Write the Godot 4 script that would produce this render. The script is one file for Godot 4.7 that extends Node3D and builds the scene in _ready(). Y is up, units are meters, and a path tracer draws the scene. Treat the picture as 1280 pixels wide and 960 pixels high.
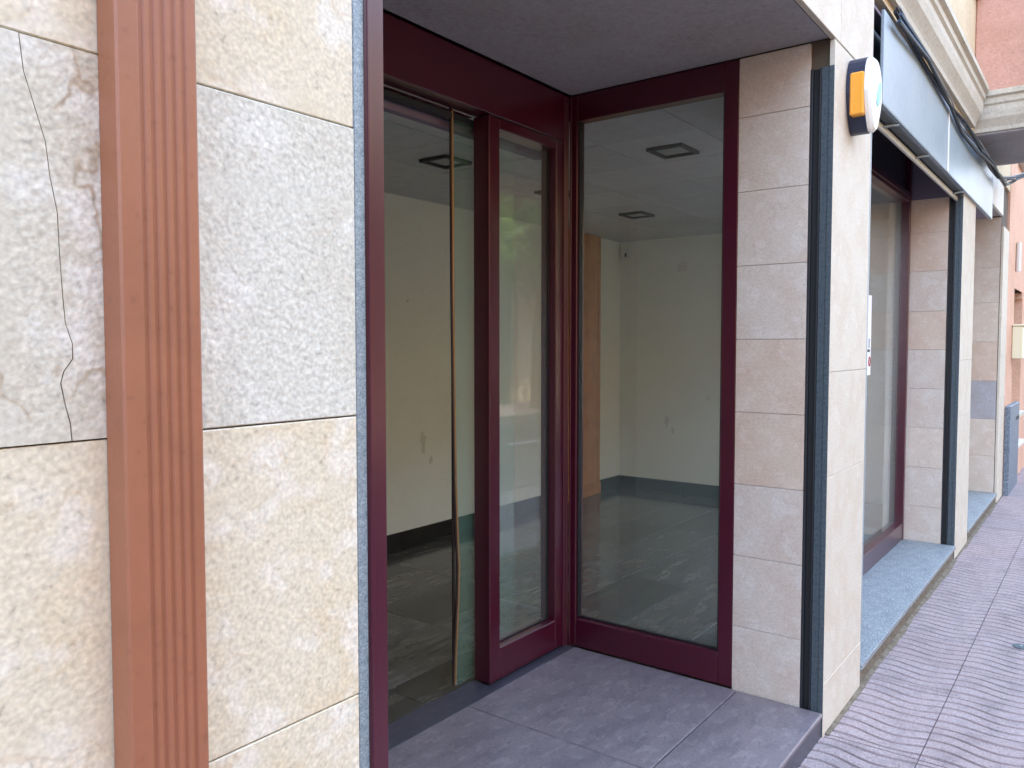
extends Node3D
# Corner of a closed shop: stone wall with a brown fluted cover strip, a glazed entrance recess, a second shop window and the pavement.
# Facade plane z = 0, street towards +z, pavement at y = 0, metres.

var M := {}
var taken := {}
var rng := RandomNumberGenerator.new()

func _ready() -> void:
	rng.seed = 7
	var cam := Camera3D.new()
	cam.name = "camera"
	cam.position = Vector3(0, 1.772, 1.0)
	cam.rotation = Vector3(-atan(47.0 / 995.0), deg_to_rad(-53.0), 0)
	cam.fov = rad_to_deg(2.0 * atan(480.0 / 995.0))
	cam.near = 0.05
	cam.far = 400.0
	add_child(cam)
	cam.current = true
	var env := Environment.new()
	env.background_mode = Environment.BG_SKY
	var sm := ProceduralSkyMaterial.new()
	sm.sky_top_color = Color(0.62, 0.71, 0.84)
	sm.sky_horizon_color = Color(0.90, 0.92, 0.94)
	sm.sky_curve = 0.18
	sm.ground_bottom_color = Color(0.35, 0.33, 0.31)
	sm.ground_horizon_color = Color(0.62, 0.62, 0.62)
	sm.sky_energy_multiplier = 1.7
	var sky := Sky.new()
	sky.sky_material = sm
	env.sky = sky
	env.tonemap_mode = Environment.TONE_MAPPER_LINEAR
	env.tonemap_exposure = 2.5
	env.sdfgi_enabled = true
	env.ssao_enabled = true
	env.ssil_enabled = true
	var we := WorldEnvironment.new()
	we.name = "environment"
	we.environment = env
	add_child(we)
	var sun := DirectionalLight3D.new()
	sun.name = "sun"
	sun.light_energy = 1.6
	sun.light_color = Color(1.0, 0.95, 0.86)
	sun.light_angular_distance = 0.5
	sun.shadow_enabled = true
	add_child(sun)
	sun.look_at_from_position(Vector3.ZERO, Vector3(0.35, -1.0, 0.80), Vector3.UP)

	materials()
	ground()
	own_building()
	interior()
	left_wall()
	pillars()
	entrance()
	window_bay()
	far_bay()
	overhead()
	neighbours()
	opposite_side()
	fittings()

# ---------------------------------------------------------------- helpers
func numbered(called: String) -> String:
	if not taken.has(called):
		taken[called] = 0
		return called
	taken[called] += 1
	return "%s_%03d" % [called, taken[called]]

func thing(called: String, label: String, category: String, at := Vector3.ZERO, group := "") -> Node3D:
	var o := Node3D.new()
	o.name = numbered(called)
	add_child(o)
	o.position = at
	o.set_meta("label", label)
	o.set_meta("category", category)
	if group:
		o.set_meta("group", group)
	return o

func part(called: String, mesh: Mesh, mat: Material, parent: Node3D, label := "") -> MeshInstance3D:
	var o := MeshInstance3D.new()
	o.name = called if parent != self else numbered(called)
	o.mesh = mesh
	o.material_override = mat
	parent.add_child(o, true)
	if label:
		o.set_meta("label", label)
	return o

func struct(called: String, mesh: Mesh, mat: Material) -> MeshInstance3D:
	var o := part(called, mesh, mat, self)
	o.set_meta("kind", "structure")
	return o

func tag(o: Node3D, label: String, category: String, group := "") -> Node3D:
	o.set_meta("label", label)
	o.set_meta("category", category)
	if group:
		o.set_meta("group", group)
	return o

func begin() -> SurfaceTool:
	var st := SurfaceTool.new()
	st.begin(Mesh.PRIMITIVE_TRIANGLES)
	return st

func uv_of(p: Vector3, n: Vector3, o: Vector2) -> Vector2:
	var a := n.abs()
	if a.x >= a.y and a.x >= a.z:
		return Vector2(p.z, -p.y) + o
	if a.y >= a.z:
		return Vector2(p.x, p.z) + o
	return Vector2(p.x, -p.y) + o

# a flat convex face, turned so that it faces n
func face(st: SurfaceTool, pts: Array, n: Vector3, o := Vector2.ZERO) -> void:
	var c: Vector3 = (pts[1] - pts[0]).cross(pts[2] - pts[0])
	var q := pts.duplicate()
	if c.dot(n) > 0.0:
		q.reverse()
	for i in range(1, q.size() - 1):
		for p in [q[0], q[i], q[i + 1]]:
			st.set_normal(n)
			st.set_uv(uv_of(p, n, o))
			st.add_vertex(p)

# chamfered box from a to b
func add_box(st: SurfaceTool, a: Vector3, b: Vector3, bev := 0.002, o := Vector2.ZERO) -> void:
	var lo := Vector3(minf(a.x, b.x), minf(a.y, b.y), minf(a.z, b.z))
	var hi := Vector3(maxf(a.x, b.x), maxf(a.y, b.y), maxf(a.z, b.z))
	var s := hi - lo
	var e: float = minf(bev, minf(s.x, minf(s.y, s.z)) * 0.45)
	var c := (lo + hi) / 2.0
	var h := s / 2.0
	var i := h - Vector3(e, e, e)
	for ax in 3:
		var u := (ax + 1) % 3
		var v := (ax + 2) % 3
		for sg in [-1.0, 1.0]:
			var n := Vector3.ZERO
			n[ax] = sg
			var f := []
			for k in [[-1, -1], [1, -1], [1, 1], [-1, 1]]:
				var p := Vector3.ZERO
				p[ax] = sg * h[ax]
				p[u] = k[0] * i[u]
				p[v] = k[1] * i[v]
				f.append(c + p)
			face(st, f, n, o)
	if e <= 0.0:
		return
	for ax in 3:
		var u := (ax + 1) % 3
		var v := (ax + 2) % 3
		for su in [-1.0, 1.0]:
			for sv in [-1.0, 1.0]:
				var n := Vector3.ZERO
				n[u] = su
				n[v] = sv
				var f := []
				for k in [[-1, 0], [1, 0], [1, 1], [-1, 1]]:
					var p := Vector3.ZERO
					p[ax] = k[0] * i[ax]
					p[u] = su * (h[u] if k[1] == 0 else i[u])
					p[v] = sv * (i[v] if k[1] == 0 else h[v])
					f.append(c + p)
				face(st, f, n.normalized(), o)
	for sx in [-1.0, 1.0]:
		for sy in [-1.0, 1.0]:
			for sz in [-1.0, 1.0]:
				var d := Vector3(sx, sy, sz)
				face(st, [c + d * Vector3(h.x, i.y, i.z), c + d * Vector3(i.x, h.y, i.z), c + d * Vector3(i.x, i.y, h.z)], d.normalized(), o)

func box(a: Vector3, b: Vector3, bev := 0.002, o := Vector2.ZERO) -> ArrayMesh:
	var st := begin()
	add_box(st, a, b, bev, o)
	return st.commit()

# outline in x,y pushed from z0 to z1 (z1 faces the street)
func prism(outline: PackedVector2Array, z0: float, z1: float, o := Vector2.ZERO) -> ArrayMesh:
	var st := begin()
	var tri := Geometry2D.triangulate_polygon(outline)
	for zz in [[z0, -1.0], [z1, 1.0]]:
		for t in range(0, tri.size(), 3):
			var f := []
			for k in 3:
				var p := outline[tri[t + k]]
				f.append(Vector3(p.x, p.y, zz[0]))
			face(st, f, Vector3(0, 0, zz[1]), o)
	var cw := Geometry2D.is_polygon_clockwise(outline)
	for k in outline.size():
		var p := outline[k]
		var q := outline[(k + 1) % outline.size()]
		var d := (q - p).normalized()
		var n := Vector3(d.y, -d.x, 0)
		if cw:
			n = -n
		face(st, [Vector3(p.x, p.y, z0), Vector3(q.x, q.y, z0), Vector3(q.x, q.y, z1), Vector3(p.x, p.y, z1)], n, o)
	return st.commit()

# round bar along a path, smooth
func add_tube(st: SurfaceTool, pts: Array, radii: Array, sides := 8) -> void:
	var rings := []
	for k in pts.size():
		var d: Vector3 = (pts[mini(k + 1, pts.size() - 1)] - pts[maxi(k - 1, 0)]).normalized()
		var u := d.cross(Vector3.UP if absf(d.y) < 0.9 else Vector3.RIGHT).normalized()
		var v := d.cross(u)
		var r: float = radii[mini(k, radii.size() - 1)]
		var ring := []
		for s in sides:
			var a := TAU * s / sides
			ring.append([u * cos(a) + v * sin(a), pts[k] + (u * cos(a) + v * sin(a)) * r])
		rings.append(ring)
	for k in pts.size() - 1:
		for s in sides:
			var t := (s + 1) % sides
			var q := [rings[k][s], rings[k][t], rings[k + 1][t], rings[k + 1][s]]
			var c: Vector3 = (q[1][1] - q[0][1]).cross(q[2][1] - q[0][1])
			if c.dot(q[0][0]) > 0.0:
				q.reverse()
			for j in [0, 1, 2, 0, 2, 3]:
				st.set_normal(q[j][0])
				st.set_uv(Vector2(s * 0.02, k * 0.1))
				st.add_vertex(q[j][1])
	for e in [0, pts.size() - 1]:
		var n: Vector3 = (pts[e] - pts[1 if e == 0 else e - 1]).normalized()
		face(st, rings[e].map(func(x): return x[1]), n)

func tube(pts: Array, r, sides := 8) -> ArrayMesh:
	var st := begin()
	add_tube(st, pts, r if r is Array else [r], sides)
	return st.commit()

# wall in the x,y plane with rectangular openings [x0, y0, x1, y1]; front at z1
func holed(x0: float, y0: float, x1: float, y1: float, z0: float, z1: float, holes: Array) -> ArrayMesh:
	var xs := [x0, x1]
	var ys := [y0, y1]
	for h in holes:
		xs.append_array([h[0], h[2]])
		ys.append_array([h[1], h[3]])
	xs.sort()
	ys.sort()
	var solid := func(i: int, j: int) -> bool:
		if i < 0 or j < 0 or i >= xs.size() - 1 or j >= ys.size() - 1:
			return false
		var c := Vector2((xs[i] + xs[i + 1]) / 2.0, (ys[j] + ys[j + 1]) / 2.0)
		for h in holes:
			if c.x > h[0] and c.x < h[2] and c.y > h[1] and c.y < h[3]:
				return false
		return true
	var st := begin()
	for i in xs.size() - 1:
		for j in ys.size() - 1:
			if xs[i + 1] - xs[i] < 1e-5 or ys[j + 1] - ys[j] < 1e-5 or not solid.call(i, j):
				continue
			var a := Vector3(xs[i], ys[j], z0)
			var b := Vector3(xs[i + 1], ys[j + 1], z1)
			face(st, [a, Vector3(b.x, a.y, a.z), Vector3(b.x, b.y, a.z), Vector3(a.x, b.y, a.z)], Vector3.FORWARD)
			face(st, [Vector3(a.x, a.y, b.z), Vector3(b.x, a.y, b.z), b, Vector3(a.x, b.y, b.z)], Vector3.BACK)
			if not solid.call(i - 1, j):
				face(st, [a, Vector3(a.x, b.y, a.z), Vector3(a.x, b.y, b.z), Vector3(a.x, a.y, b.z)], Vector3.LEFT)
			if not solid.call(i + 1, j):
				face(st, [Vector3(b.x, a.y, a.z), Vector3(b.x, b.y, a.z), b, Vector3(b.x, a.y, b.z)], Vector3.RIGHT)
			if not solid.call(i, j - 1):
				face(st, [a, Vector3(b.x, a.y, a.z), Vector3(b.x, a.y, b.z), Vector3(a.x, a.y, b.z)], Vector3.DOWN)
			if not solid.call(i, j + 1):
				face(st, [Vector3(a.x, b.y, a.z), Vector3(b.x, b.y, a.z), b, Vector3(a.x, b.y, b.z)], Vector3.UP)
	return st.commit()

# ---------------------------------------------------------------- materials
func noise(sd: int, freq: float, kind := FastNoiseLite.TYPE_SIMPLEX_SMOOTH, fractal := FastNoiseLite.FRACTAL_FBM, oct := 4) -> FastNoiseLite:
	var n := FastNoiseLite.new()
	n.seed = sd
	n.noise_type = kind
	n.frequency = freq
	n.fractal_type = fractal
	n.fractal_octaves = oct
	return n

func layer(sz: Vector2i, sd: int, freq: float, fractal := FastNoiseLite.FRACTAL_FBM, oct := 4) -> PackedByteArray:
	return noise(sd, freq, FastNoiseLite.TYPE_SIMPLEX_SMOOTH, fractal, oct).get_seamless_image(sz.x, sz.y).get_data()

# natural stone: base, second tone, pale patches, thin veins, grain and pits (all 0-255)
func stone(sd: int, base: Color, tone: Color, pale: Color, vein: Color, o: Dictionary) -> ImageTexture:
	var w: int = o.get("size", 512)
	var h := w
	var sq := Vector2i(w, h)
	var f: float = 512.0 / w
	var a := layer(sq, sd, 0.006 * f * o.get("coarse", 1.0), FastNoiseLite.FRACTAL_FBM, 5)
	var b := layer(sq, sd + 1, 0.012 * f * o.get("coarse", 1.0), FastNoiseLite.FRACTAL_FBM, 5)
	var c := layer(sq, sd + 2, 0.16 * f, FastNoiseLite.FRACTAL_FBM, 3)
	var d := layer(sq, sd + 3, 0.006 * f * o.get("veinscale", 1.0), FastNoiseLite.FRACTAL_FBM, 5)
	var e := layer(sq, sd + 4, 0.07 * f, FastNoiseLite.FRACTAL_FBM, 2)
	var sx: int = o.get("stretch", 1)
	var out := PackedByteArray()
	out.resize(w * h * 3)
	var t0: float = o.get("t0", 0.45)
	var p0: float = o.get("p0", 0.6)
	var tk: float = o.get("tone", 0.8)
	var pk: float = o.get("patch", 0.6)
	var vk: float = o.get("vein", 0.3)
	var vw: float = o.get("width", 0.03)
	var gk: float = o.get("grain", 0.12)
	var pit: float = o.get("pit", 0.2)
	for y in h:
		for x in w:
			var i := y * w + x
			var j := (y * sx % h) * w + x
			var t := clampf((a[j] / 255.0 - t0) * 3.0, 0.0, 1.0) * tk
			var p := smoothstep(p0 - 0.08, p0 + 0.26, b[j] / 255.0) * pk
			var v := clampf(1.0 - absf(d[j] / 255.0 - 0.5) / vw, 0.0, 1.0) * vk * clampf((b[j] / 255.0 - 0.3) * 3.0, 0.0, 1.0)
			var g := 1.0 + (c[i] / 255.0 - 0.5) * gk * 2.0 + (e[i] / 255.0 - 0.5) * gk
			if e[i] < 255.0 * pit and c[i] < 100:
				g *= 0.93
			var r := lerpf(lerpf(lerpf(base.r, tone.r, t), pale.r, p), vein.r, v) * g
			var gg := lerpf(lerpf(lerpf(base.g, tone.g, t), pale.g, p), vein.g, v) * g
			var bb := lerpf(lerpf(lerpf(base.b, tone.b, t), pale.b, p), vein.b, v) * g
			out[i * 3] = int(clampf(r, 0.0, 1.0) * 255.0)
			out[i * 3 + 1] = int(clampf(gg, 0.0, 1.0) * 255.0)
			out[i * 3 + 2] = int(clampf(bb, 0.0, 1.0) * 255.0)
	return ImageTexture.create_from_image(Image.create_from_data(w, h, false, Image.FORMAT_RGB8, out))

func relief(sd: int, freq: float, oct := 4, sz := 512) -> ImageTexture:
	return ImageTexture.create_from_image(noise(sd, freq, FastNoiseLite.TYPE_SIMPLEX_SMOOTH, FastNoiseLite.FRACTAL_FBM, oct).get_seamless_image(sz, sz))

func mat(called: String, color: Color, rough := 0.7, metal := 0.0, tex: Texture2D = null, uv := 1.25, bump: Texture2D = null, depth := 0.1) -> StandardMaterial3D:
	var m := StandardMaterial3D.new()
	m.resource_name = called
	m.albedo_color = color
	m.roughness = rough
	m.metallic = metal
	m.albedo_texture = tex
	m.uv1_scale = Vector3(uv, uv, uv)
	if bump:
		m.heightmap_enabled = true
		m.heightmap_texture = bump
		m.heightmap_scale = depth
	M[called] = m
	return m

func rgb(r: int, g: int, b: int) -> Color:
	return Color(r / 255.0, g / 255.0, b / 255.0)

func materials() -> void:
	var bump_fine := relief(31, 0.09, 4)
	var bump_rough := relief(32, 0.11, 4)
	var white := Color.WHITE
	# left wall: greyish rough slabs, veined slab, warm slabs
	var t_grey := stone(101, rgb(198, 194, 179), rgb(190, 184, 166), rgb(213, 210, 199), rgb(150, 126, 98), {"vein": 0.12, "grain": 0.10, "patch": 0.6, "coarse": 0.6, "pit": 0.2})
	var t_vein := stone(140, rgb(194, 188, 170), rgb(182, 168, 142), rgb(211, 208, 197), rgb(134, 106, 76), {"vein": 0.5, "width": 0.022, "grain": 0.10, "pit": 0.2, "patch": 0.8, "p0": 0.54, "tone": 0.9, "veinscale": 0.7, "coarse": 0.8})
	var t_warm := stone(170, rgb(206, 195, 170), rgb(201, 181, 145), rgb(218, 212, 198), rgb(172, 134, 90), {"vein": 0.2, "pit": 0.2, "grain": 0.09, "patch": 0.7, "p0": 0.56, "coarse": 1.0, "tone": 0.5})
	var t_cream := stone(210, rgb(206, 197, 180), rgb(200, 188, 168), rgb(216, 210, 198), rgb(178, 152, 122), {"vein": 0.15, "grain": 0.05, "patch": 0.5, "pit": 0.1})
	var t_pink := stone(240, rgb(204, 190, 174), rgb(198, 179, 161), rgb(214, 204, 192), rgb(162, 134, 116), {"vein": 0.22, "grain": 0.06, "patch": 0.6, "p0": 0.55, "pit": 0.12})
	mat("stone_grey", white, 0.85, 0.0, t_grey, 1.25, bump_rough, 0.12)
	mat("stone_veined", white, 0.85, 0.0, t_vein, 1.25, bump_rough, 0.12)
	mat("stone_warm", white, 0.8, 0.0, t_warm, 1.25, bump_fine, 0.08)
	mat("stone_cream", white, 0.7, 0.0, t_cream, 1.25, bump_fine, 0.08)
	mat("stone_pink", white, 0.65, 0.0, t_pink, 1.25, bump_fine, 0.08)
	mat("stone_pink_pale", rgb(250, 251, 254), 0.65, 0.0, t_pink, 1.1, bump_fine, 0.08)
	mat("stone_pink_deep", rgb(252, 243, 238), 0.65, 0.0, t_pink, 1.4, bump_fine, 0.08)
	mat("stone_blue", rgb(206, 218, 240), 0.6, 0.0, t_pink, 1.0, bump_fine, 0.06)
	mat("mortar", rgb(96, 84, 70), 0.95)
	mat("cement", rgb(150, 140, 126), 0.95, 0.0, stone(250, rgb(200, 194, 184), rgb(150, 140, 124), rgb(226, 222, 214), rgb(110, 96, 80), {"vein": 0.5, "grain": 0.2, "coarse": 3.0, "size": 256}), 1.5, bump_rough, 0.4)
	# metals
	var t_streak := stone(255, rgb(250, 250, 250), rgb(236, 236, 238), rgb(255, 255, 255), rgb(226, 222, 220), {"vein": 0.2, "grain": 0.02, "size": 256})
	mat("brown_metal", rgb(152, 97, 70), 0.42, 0.0, t_streak, 1.0)
	mat("burgundy", rgb(72, 14, 34), 0.28, 0.0, t_streak, 1.3)
	M.burgundy.clearcoat_enabled = true
	M.burgundy.clearcoat = 0.4
	M.burgundy.clearcoat_roughness = 0.2
	mat("black_gasket", rgb(22, 22, 24), 0.6)
	var t_galv := stone(260, rgb(150, 164, 174), rgb(126, 142, 154), rgb(184, 196, 204), rgb(100, 112, 122), {"grain": 0.25, "coarse": 4.0, "patch": 0.6, "size": 256})
	mat("galvanised", rgb(238, 238, 234), 0.5, 0.25, t_galv, 4.0)
	mat("galvanised_dark", rgb(132, 136, 136), 0.55, 0.2, t_galv, 3.0)
	mat("guide_dark", rgb(34, 38, 44), 0.5)
	mat("fascia", rgb(154, 168, 176), 0.42, 0.1, stone(268, rgb(240, 242, 244), rgb(226, 230, 234), rgb(250, 250, 252), rgb(200, 196, 184), {"vein": 0.2, "grain": 0.03, "size": 256}), 0.8)
	mat("pale_rail", rgb(186, 182, 172), 0.5, 0.1)
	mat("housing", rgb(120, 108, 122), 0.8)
	mat("upper_dark", rgb(58, 56, 64), 0.3)
	mat("brass", rgb(158, 126, 86), 0.4, 0.5)
	mat("rubber", rgb(40, 28, 24), 0.7)
	# glass
	var g := mat("glass", Color(0.75, 0.85, 0.82, 0.05), 0.02)
	g.transparency = BaseMaterial3D.TRANSPARENCY_ALPHA
	g = mat("glass_green", Color(0.45, 0.66, 0.58, 0.13), 0.02)
	g.transparency = BaseMaterial3D.TRANSPARENCY_ALPHA
	mat("far_glass", rgb(44, 52, 58), 0.06)
	# sill and floors
	var t_gran := stone(280, rgb(134, 140, 142), rgb(118, 124, 128), rgb(166, 170, 172), rgb(80, 86, 92), {"grain": 0.42, "coarse": 2.0, "vein": 0.3, "patch": 0.5})
	mat("granite", white, 0.55, 0.0, t_gran, 1.6, bump_fine, 0.03)
	var t_marb := stone(300, rgb(82, 82, 80), rgb(58, 58, 60), rgb(120, 118, 112), rgb(160, 156, 148), {"stretch": 4, "coarse": 0.8, "vein": 0.35, "width": 0.03, "veinscale": 1.0, "grain": 0.06, "patch": 0.55, "p0": 0.52, "pit": 0.0})
	mat("marble", rgb(255, 250, 242), 0.13, 0.0, t_marb, 0.5)
	mat("marble_dark", rgb(190, 186, 180), 0.13, 0.0, t_marb, 0.42)
	mat("marble_warm", rgb(255, 240, 224), 0.15, 0.0, t_marb, 0.6)
	mat("skirting", rgb(112, 110, 106), 0.5, 0.0, t_marb, 1.2)
	var t_purple := stone(320, rgb(122, 112, 116), rgb(104, 96, 102), rgb(146, 136, 136), rgb(82, 74, 80), {"stretch": 2, "grain": 0.1, "vein": 0.4})
	mat("entrance_stone", white, 0.4, 0.0, t_purple, 1.2)
	mat("entrance_strip", rgb(150, 160, 176), 0.35, 0.0, t_purple, 1.6)
	# interior
	var t_paint := stone(340, rgb(230, 238, 222), rgb(226, 233, 216), rgb(233, 240, 227), rgb(192, 194, 178), {"vein": 0.1, "grain": 0.012, "pit": 0.0, "coarse": 0.6})
	mat("wall_paint", white, 0.75, 0.0, t_paint, 0.5)
	mat("smudge", rgb(150, 140, 124), 0.9)
	mat("ceiling_tile", rgb(222, 224, 220), 0.9, 0.0, stone(350, rgb(240, 240, 238), rgb(230, 230, 228), rgb(248, 248, 248), rgb(190, 190, 188), {"grain": 0.08, "vein": 0.0, "size": 256, "pit": 0.2}), 2.0)
	mat("ceiling_tile_b", rgb(215, 217, 214), 0.9, 0.0, M.ceiling_tile.albedo_texture, 2.3)
	mat("ceiling_grid", rgb(52, 52, 50), 0.8)
	mat("lamp_trim", rgb(52, 52, 54), 0.5)
	mat("lamp_panel", rgb(176, 180, 174), 0.6)
	mat("wood", white, 0.4, 0.0, stone(360, rgb(196, 138, 70), rgb(176, 116, 54), rgb(206, 152, 84), rgb(122, 78, 38), {"stretch": 1, "vein": 0.4, "grain": 0.06, "coarse": 1.5, "pit": 0.0, "size": 256}), 1.0)
	# ground
	var t_pave := stone(380, rgb(158, 141, 140), rgb(138, 124, 124), rgb(170, 156, 154), rgb(92, 82, 80), {"grain": 0.16, "vein": 0.3, "patch": 0.5, "coarse": 1.5, "pit": 0.3})
	mat("paving", white, 0.75, 0.0, t_pave, 1.1, bump_fine, 0.06)
	mat("paving_b", rgb(249, 249, 252), 0.75, 0.0, t_pave, 0.9, bump_fine, 0.06)
	mat("paving_c", rgb(252, 250, 249), 0.75, 0.0, t_pave, 1.3, bump_fine, 0.06)
	for c in ["paving", "paving_b", "paving_c"]:
		M[c].uv1_triplanar = true
		M[c].uv1_world_triplanar = true
	mat("paving_bed", rgb(66, 60, 58), 0.95)
	mat("asphalt", rgb(84, 84, 86), 0.95, 0.0, stone(400, rgb(220, 220, 220), rgb(190, 190, 190), rgb(240, 238, 234), rgb(150, 150, 150), {"grain": 0.3, "size": 256}), 0.8, bump_fine, 0.3)
	mat("kerb_stone", rgb(178, 174, 168), 0.9, 0.0, t_gran, 0.8)
	mat("road_paint", rgb(226, 224, 216), 0.8)
	# other buildings
	var t_plaster := stone(420, rgb(246, 244, 240), rgb(234, 230, 222), rgb(252, 252, 250), rgb(200, 190, 176), {"grain": 0.06, "vein": 0.2})
	for c in [["peach", rgb(222, 176, 150)], ["beige", rgb(214, 196, 164)], ["cream", rgb(226, 214, 188)], ["ochre", rgb(206, 172, 120)], ["grey_plaster", rgb(196, 194, 190)], ["brick_red", rgb(168, 106, 84)], ["rose", rgb(206, 160, 144)], ["soffit_grey", rgb(170, 166, 168)], ["moulding", rgb(206, 200, 186)], ["white_paint", rgb(232, 230, 224)]]:
		mat(c[0], c[1], 0.85, 0.0, t_plaster, 0.5, bump_fine, 0.08)
	mat("blue_plinth", rgb(206, 220, 238), 0.5, 0.0, t_gran, 1.0)
	mat("iron", rgb(40, 42, 44), 0.5, 0.3)
	mat("shutter_green", rgb(74, 92, 74), 0.6)
	mat("shutter_brown", rgb(110, 80, 56), 0.6)
	mat("roof_tile", rgb(164, 98, 68), 0.8, 0.0, t_plaster, 1.5)
	# fittings
	mat("siren_body", rgb(30, 38, 62), 0.35)
	mat("siren_lens", rgb(238, 164, 60), 0.25)
	mat("siren_cover", rgb(240, 238, 228), 0.3)
	mat("siren_logo", rgb(120, 214, 224), 0.4)
	mat("cable_black", rgb(28, 34, 44), 0.6)
	mat("cable_blue", rgb(62, 84, 110), 0.55)
	mat("cable_grey", rgb(140, 150, 156), 0.55)
	mat("letterbox_cream", rgb(226, 222, 190), 0.4)
	mat("poster", rgb(244, 246, 248), 0.5)
	mat("poster_red", rgb(176, 40, 44), 0.5)
	mat("poster_ink", rgb(36, 36, 40), 0.5)
	mat("bark", rgb(104, 90, 74), 0.95, 0.0, t_plaster, 3.0, bump_rough, 1.0)
	for c in [["leaf_a", rgb(78, 112, 46)], ["leaf_b", rgb(96, 128, 52)], ["leaf_c", rgb(62, 98, 42)]]:
		var lm := mat(c[0], c[1], 0.6)
		lm.backlight_enabled = true
		lm.backlight = Color(0.35, 0.45, 0.12)
		lm.cull_mode = BaseMaterial3D.CULL_DISABLED

# ---------------------------------------------------------------- ground
func wave_tile() -> ArrayMesh:
	# 0.401 x 0.396 m paving tile with five wavy grooves; origin at its corner, top at y = 0
	var st := begin()
	var lx := 0.401
	var lz := 0.396
	var pitch := lx / 5.0
	var cols := [0.0]
	for k in 5:
		var c := pitch * (k + 0.5)
		cols.append_array([c - 0.010, c - 0.0045, c + 0.0045, c + 0.010])
	cols.append(lx)
	var rows := 14
	var at := func(i: int, j: int) -> Vector3:
		var x: float = cols[i]
		var z := lz * j / rows
		var edge := clampf(minf(x, lx - x) / 0.09, 0.0, 1.0)
		var y := 0.0
		if i > 0 and i < cols.size() - 1 and (i - 1) % 4 in [1, 2]:
			y = -0.0145
		return Vector3(x + sin(TAU * z / 0.4 + 0.6) * 0.026 * edge, y, z)
	for i in cols.size() - 1:
		for j in rows:
			var p := [at.call(i, j), at.call(i + 1, j), at.call(i + 1, j + 1), at.call(i, j + 1)]
			var n: Vector3 = (p[3] - p[0]).cross(p[1] - p[0]).normalized()
			face(st, p, n if n.y > 0 else -n)
	for e in [[Vector3(0, 0, 0), Vector3(lx, 0, 0), Vector3.FORWARD], [Vector3(0, 0, lz), Vector3(lx, 0, lz), Vector3.BACK], [Vector3(0, 0, 0), Vector3(0, 0, lz), Vector3.LEFT], [Vector3(lx, 0, 0), Vector3(lx, 0, lz), Vector3.RIGHT]]:
		face(st, [e[0], e[1], e[1] + Vector3.DOWN * 0.024, e[0] + Vector3.DOWN * 0.024], e[2])
	return st.commit()

func ground() -> void:
	struct("ground", box(Vector3(-150, -1.0, -120), Vector3(200, -0.16, 120), 0.0), M.grey_plaster)
	struct("road", box(Vector3(-60, -0.159, 2.3), Vector3(120, -0.11, 8.2), 0.0), M.asphalt)
	var pav := struct("pavement", box(Vector3(-60, -0.155, -0.3), Vector3(120, -0.016, 2.05), 0.0), M.paving_bed)
	var far := box(Vector3(16.2, -0.011, -0.3), Vector3(120, 0.0, 2.045), 0.0)
	part("paving_surface", far, M.paving, pav)
	part("paving_surface", box(Vector3(-60, -0.011, -0.3), Vector3(-1.66, 0.0, 2.045), 0.0), M.paving, pav)
	var tm := wave_tile()
	var mats := [M.paving, M.paving, M.paving_b, M.paving_c]
	for i in range(-16, 28):
		for j in range(0, 5):
			var o := part("paving_tile", tm, mats[rng.randi() % 4], pav)
			o.position = Vector3(4.93 + i * 0.405, rng.randf_range(-0.0012, 0.0012), -0.013 + j * 0.4)
			o.rotation = Vector3(rng.randf_range(-0.002, 0.002), 0, rng.randf_range(-0.002, 0.002))
	# uneven mortar between the foot of the wall and the tiles
	var st := begin()
	var x := 3.7
	var w0 := 0.02
	while x < 11.0:
		var w1 := clampf(w0 + rng.randf_range(-0.005, 0.005), 0.010, 0.030)
		var h := 0.012
		face(st, [Vector3(x, h, -0.012), Vector3(x + 0.05, h, -0.012), Vector3(x + 0.05, 0.0025, w1), Vector3(x, 0.0025, w0)], Vector3(0, 0.95, 0.3).normalized(), Vector2(0.2, 0.3))
		face(st, [Vector3(x, 0.0025, w0), Vector3(x + 0.05, 0.0025, w1), Vector3(x + 0.05, -0.012, w1), Vector3(x, -0.012, w0)], Vector3.BACK)
		w0 = w1
		x += 0.05
	part("mortar_joint", st.commit(), M.cement, pav)
	var cap := thing("metal_cap", "small round grey metal cap set in the wavy paving", "cap", Vector3(5.5, 0.0, 0.62))
	part("disc", tube([Vector3(0, -0.01, 0), Vector3(0, 0.004, 0)], 0.045, 20), M.galvanised_dark, cap)
	part("bolt", tube([Vector3(0, 0.0045, 0), Vector3(0, 0.008, 0)], 0.010, 6), M.galvanised, cap)
	for side in 2:
		var k := struct("kerb", box(Vector3(-60, -0.156, 2.055 if side == 0 else 8.2), Vector3(120, 0.001, 2.3 if side == 0 else 8.42), 0.0), M.kerb_stone)
		for i in range(-8, 30):
			part("kerb_stone", box(Vector3(i * 1.0 + 0.004, -0.15, 2.06 if side == 0 else 8.19), Vector3(i * 1.0 + 0.996, 0.006, 2.305 if side == 0 else 8.425), 0.012), M.kerb_stone, k)
	struct("opposite_pavement", box(Vector3(-60, -0.155, 8.43), Vector3(120, 0.0, 11.0), 0.0), M.paving_c)
	var mk := struct("lane_marking", box(Vector3(-8, -0.108, 5.2), Vector3(-5.6, -0.104, 5.32), 0.0), M.road_paint)
	for i in range(0, 14):
		part("dash", box(Vector3(-4 + i * 4.0, -0.108, 5.2), Vector3(-1.6 + i * 4.0, -0.104, 5.32), 0.0), M.road_paint, mk)

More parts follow.
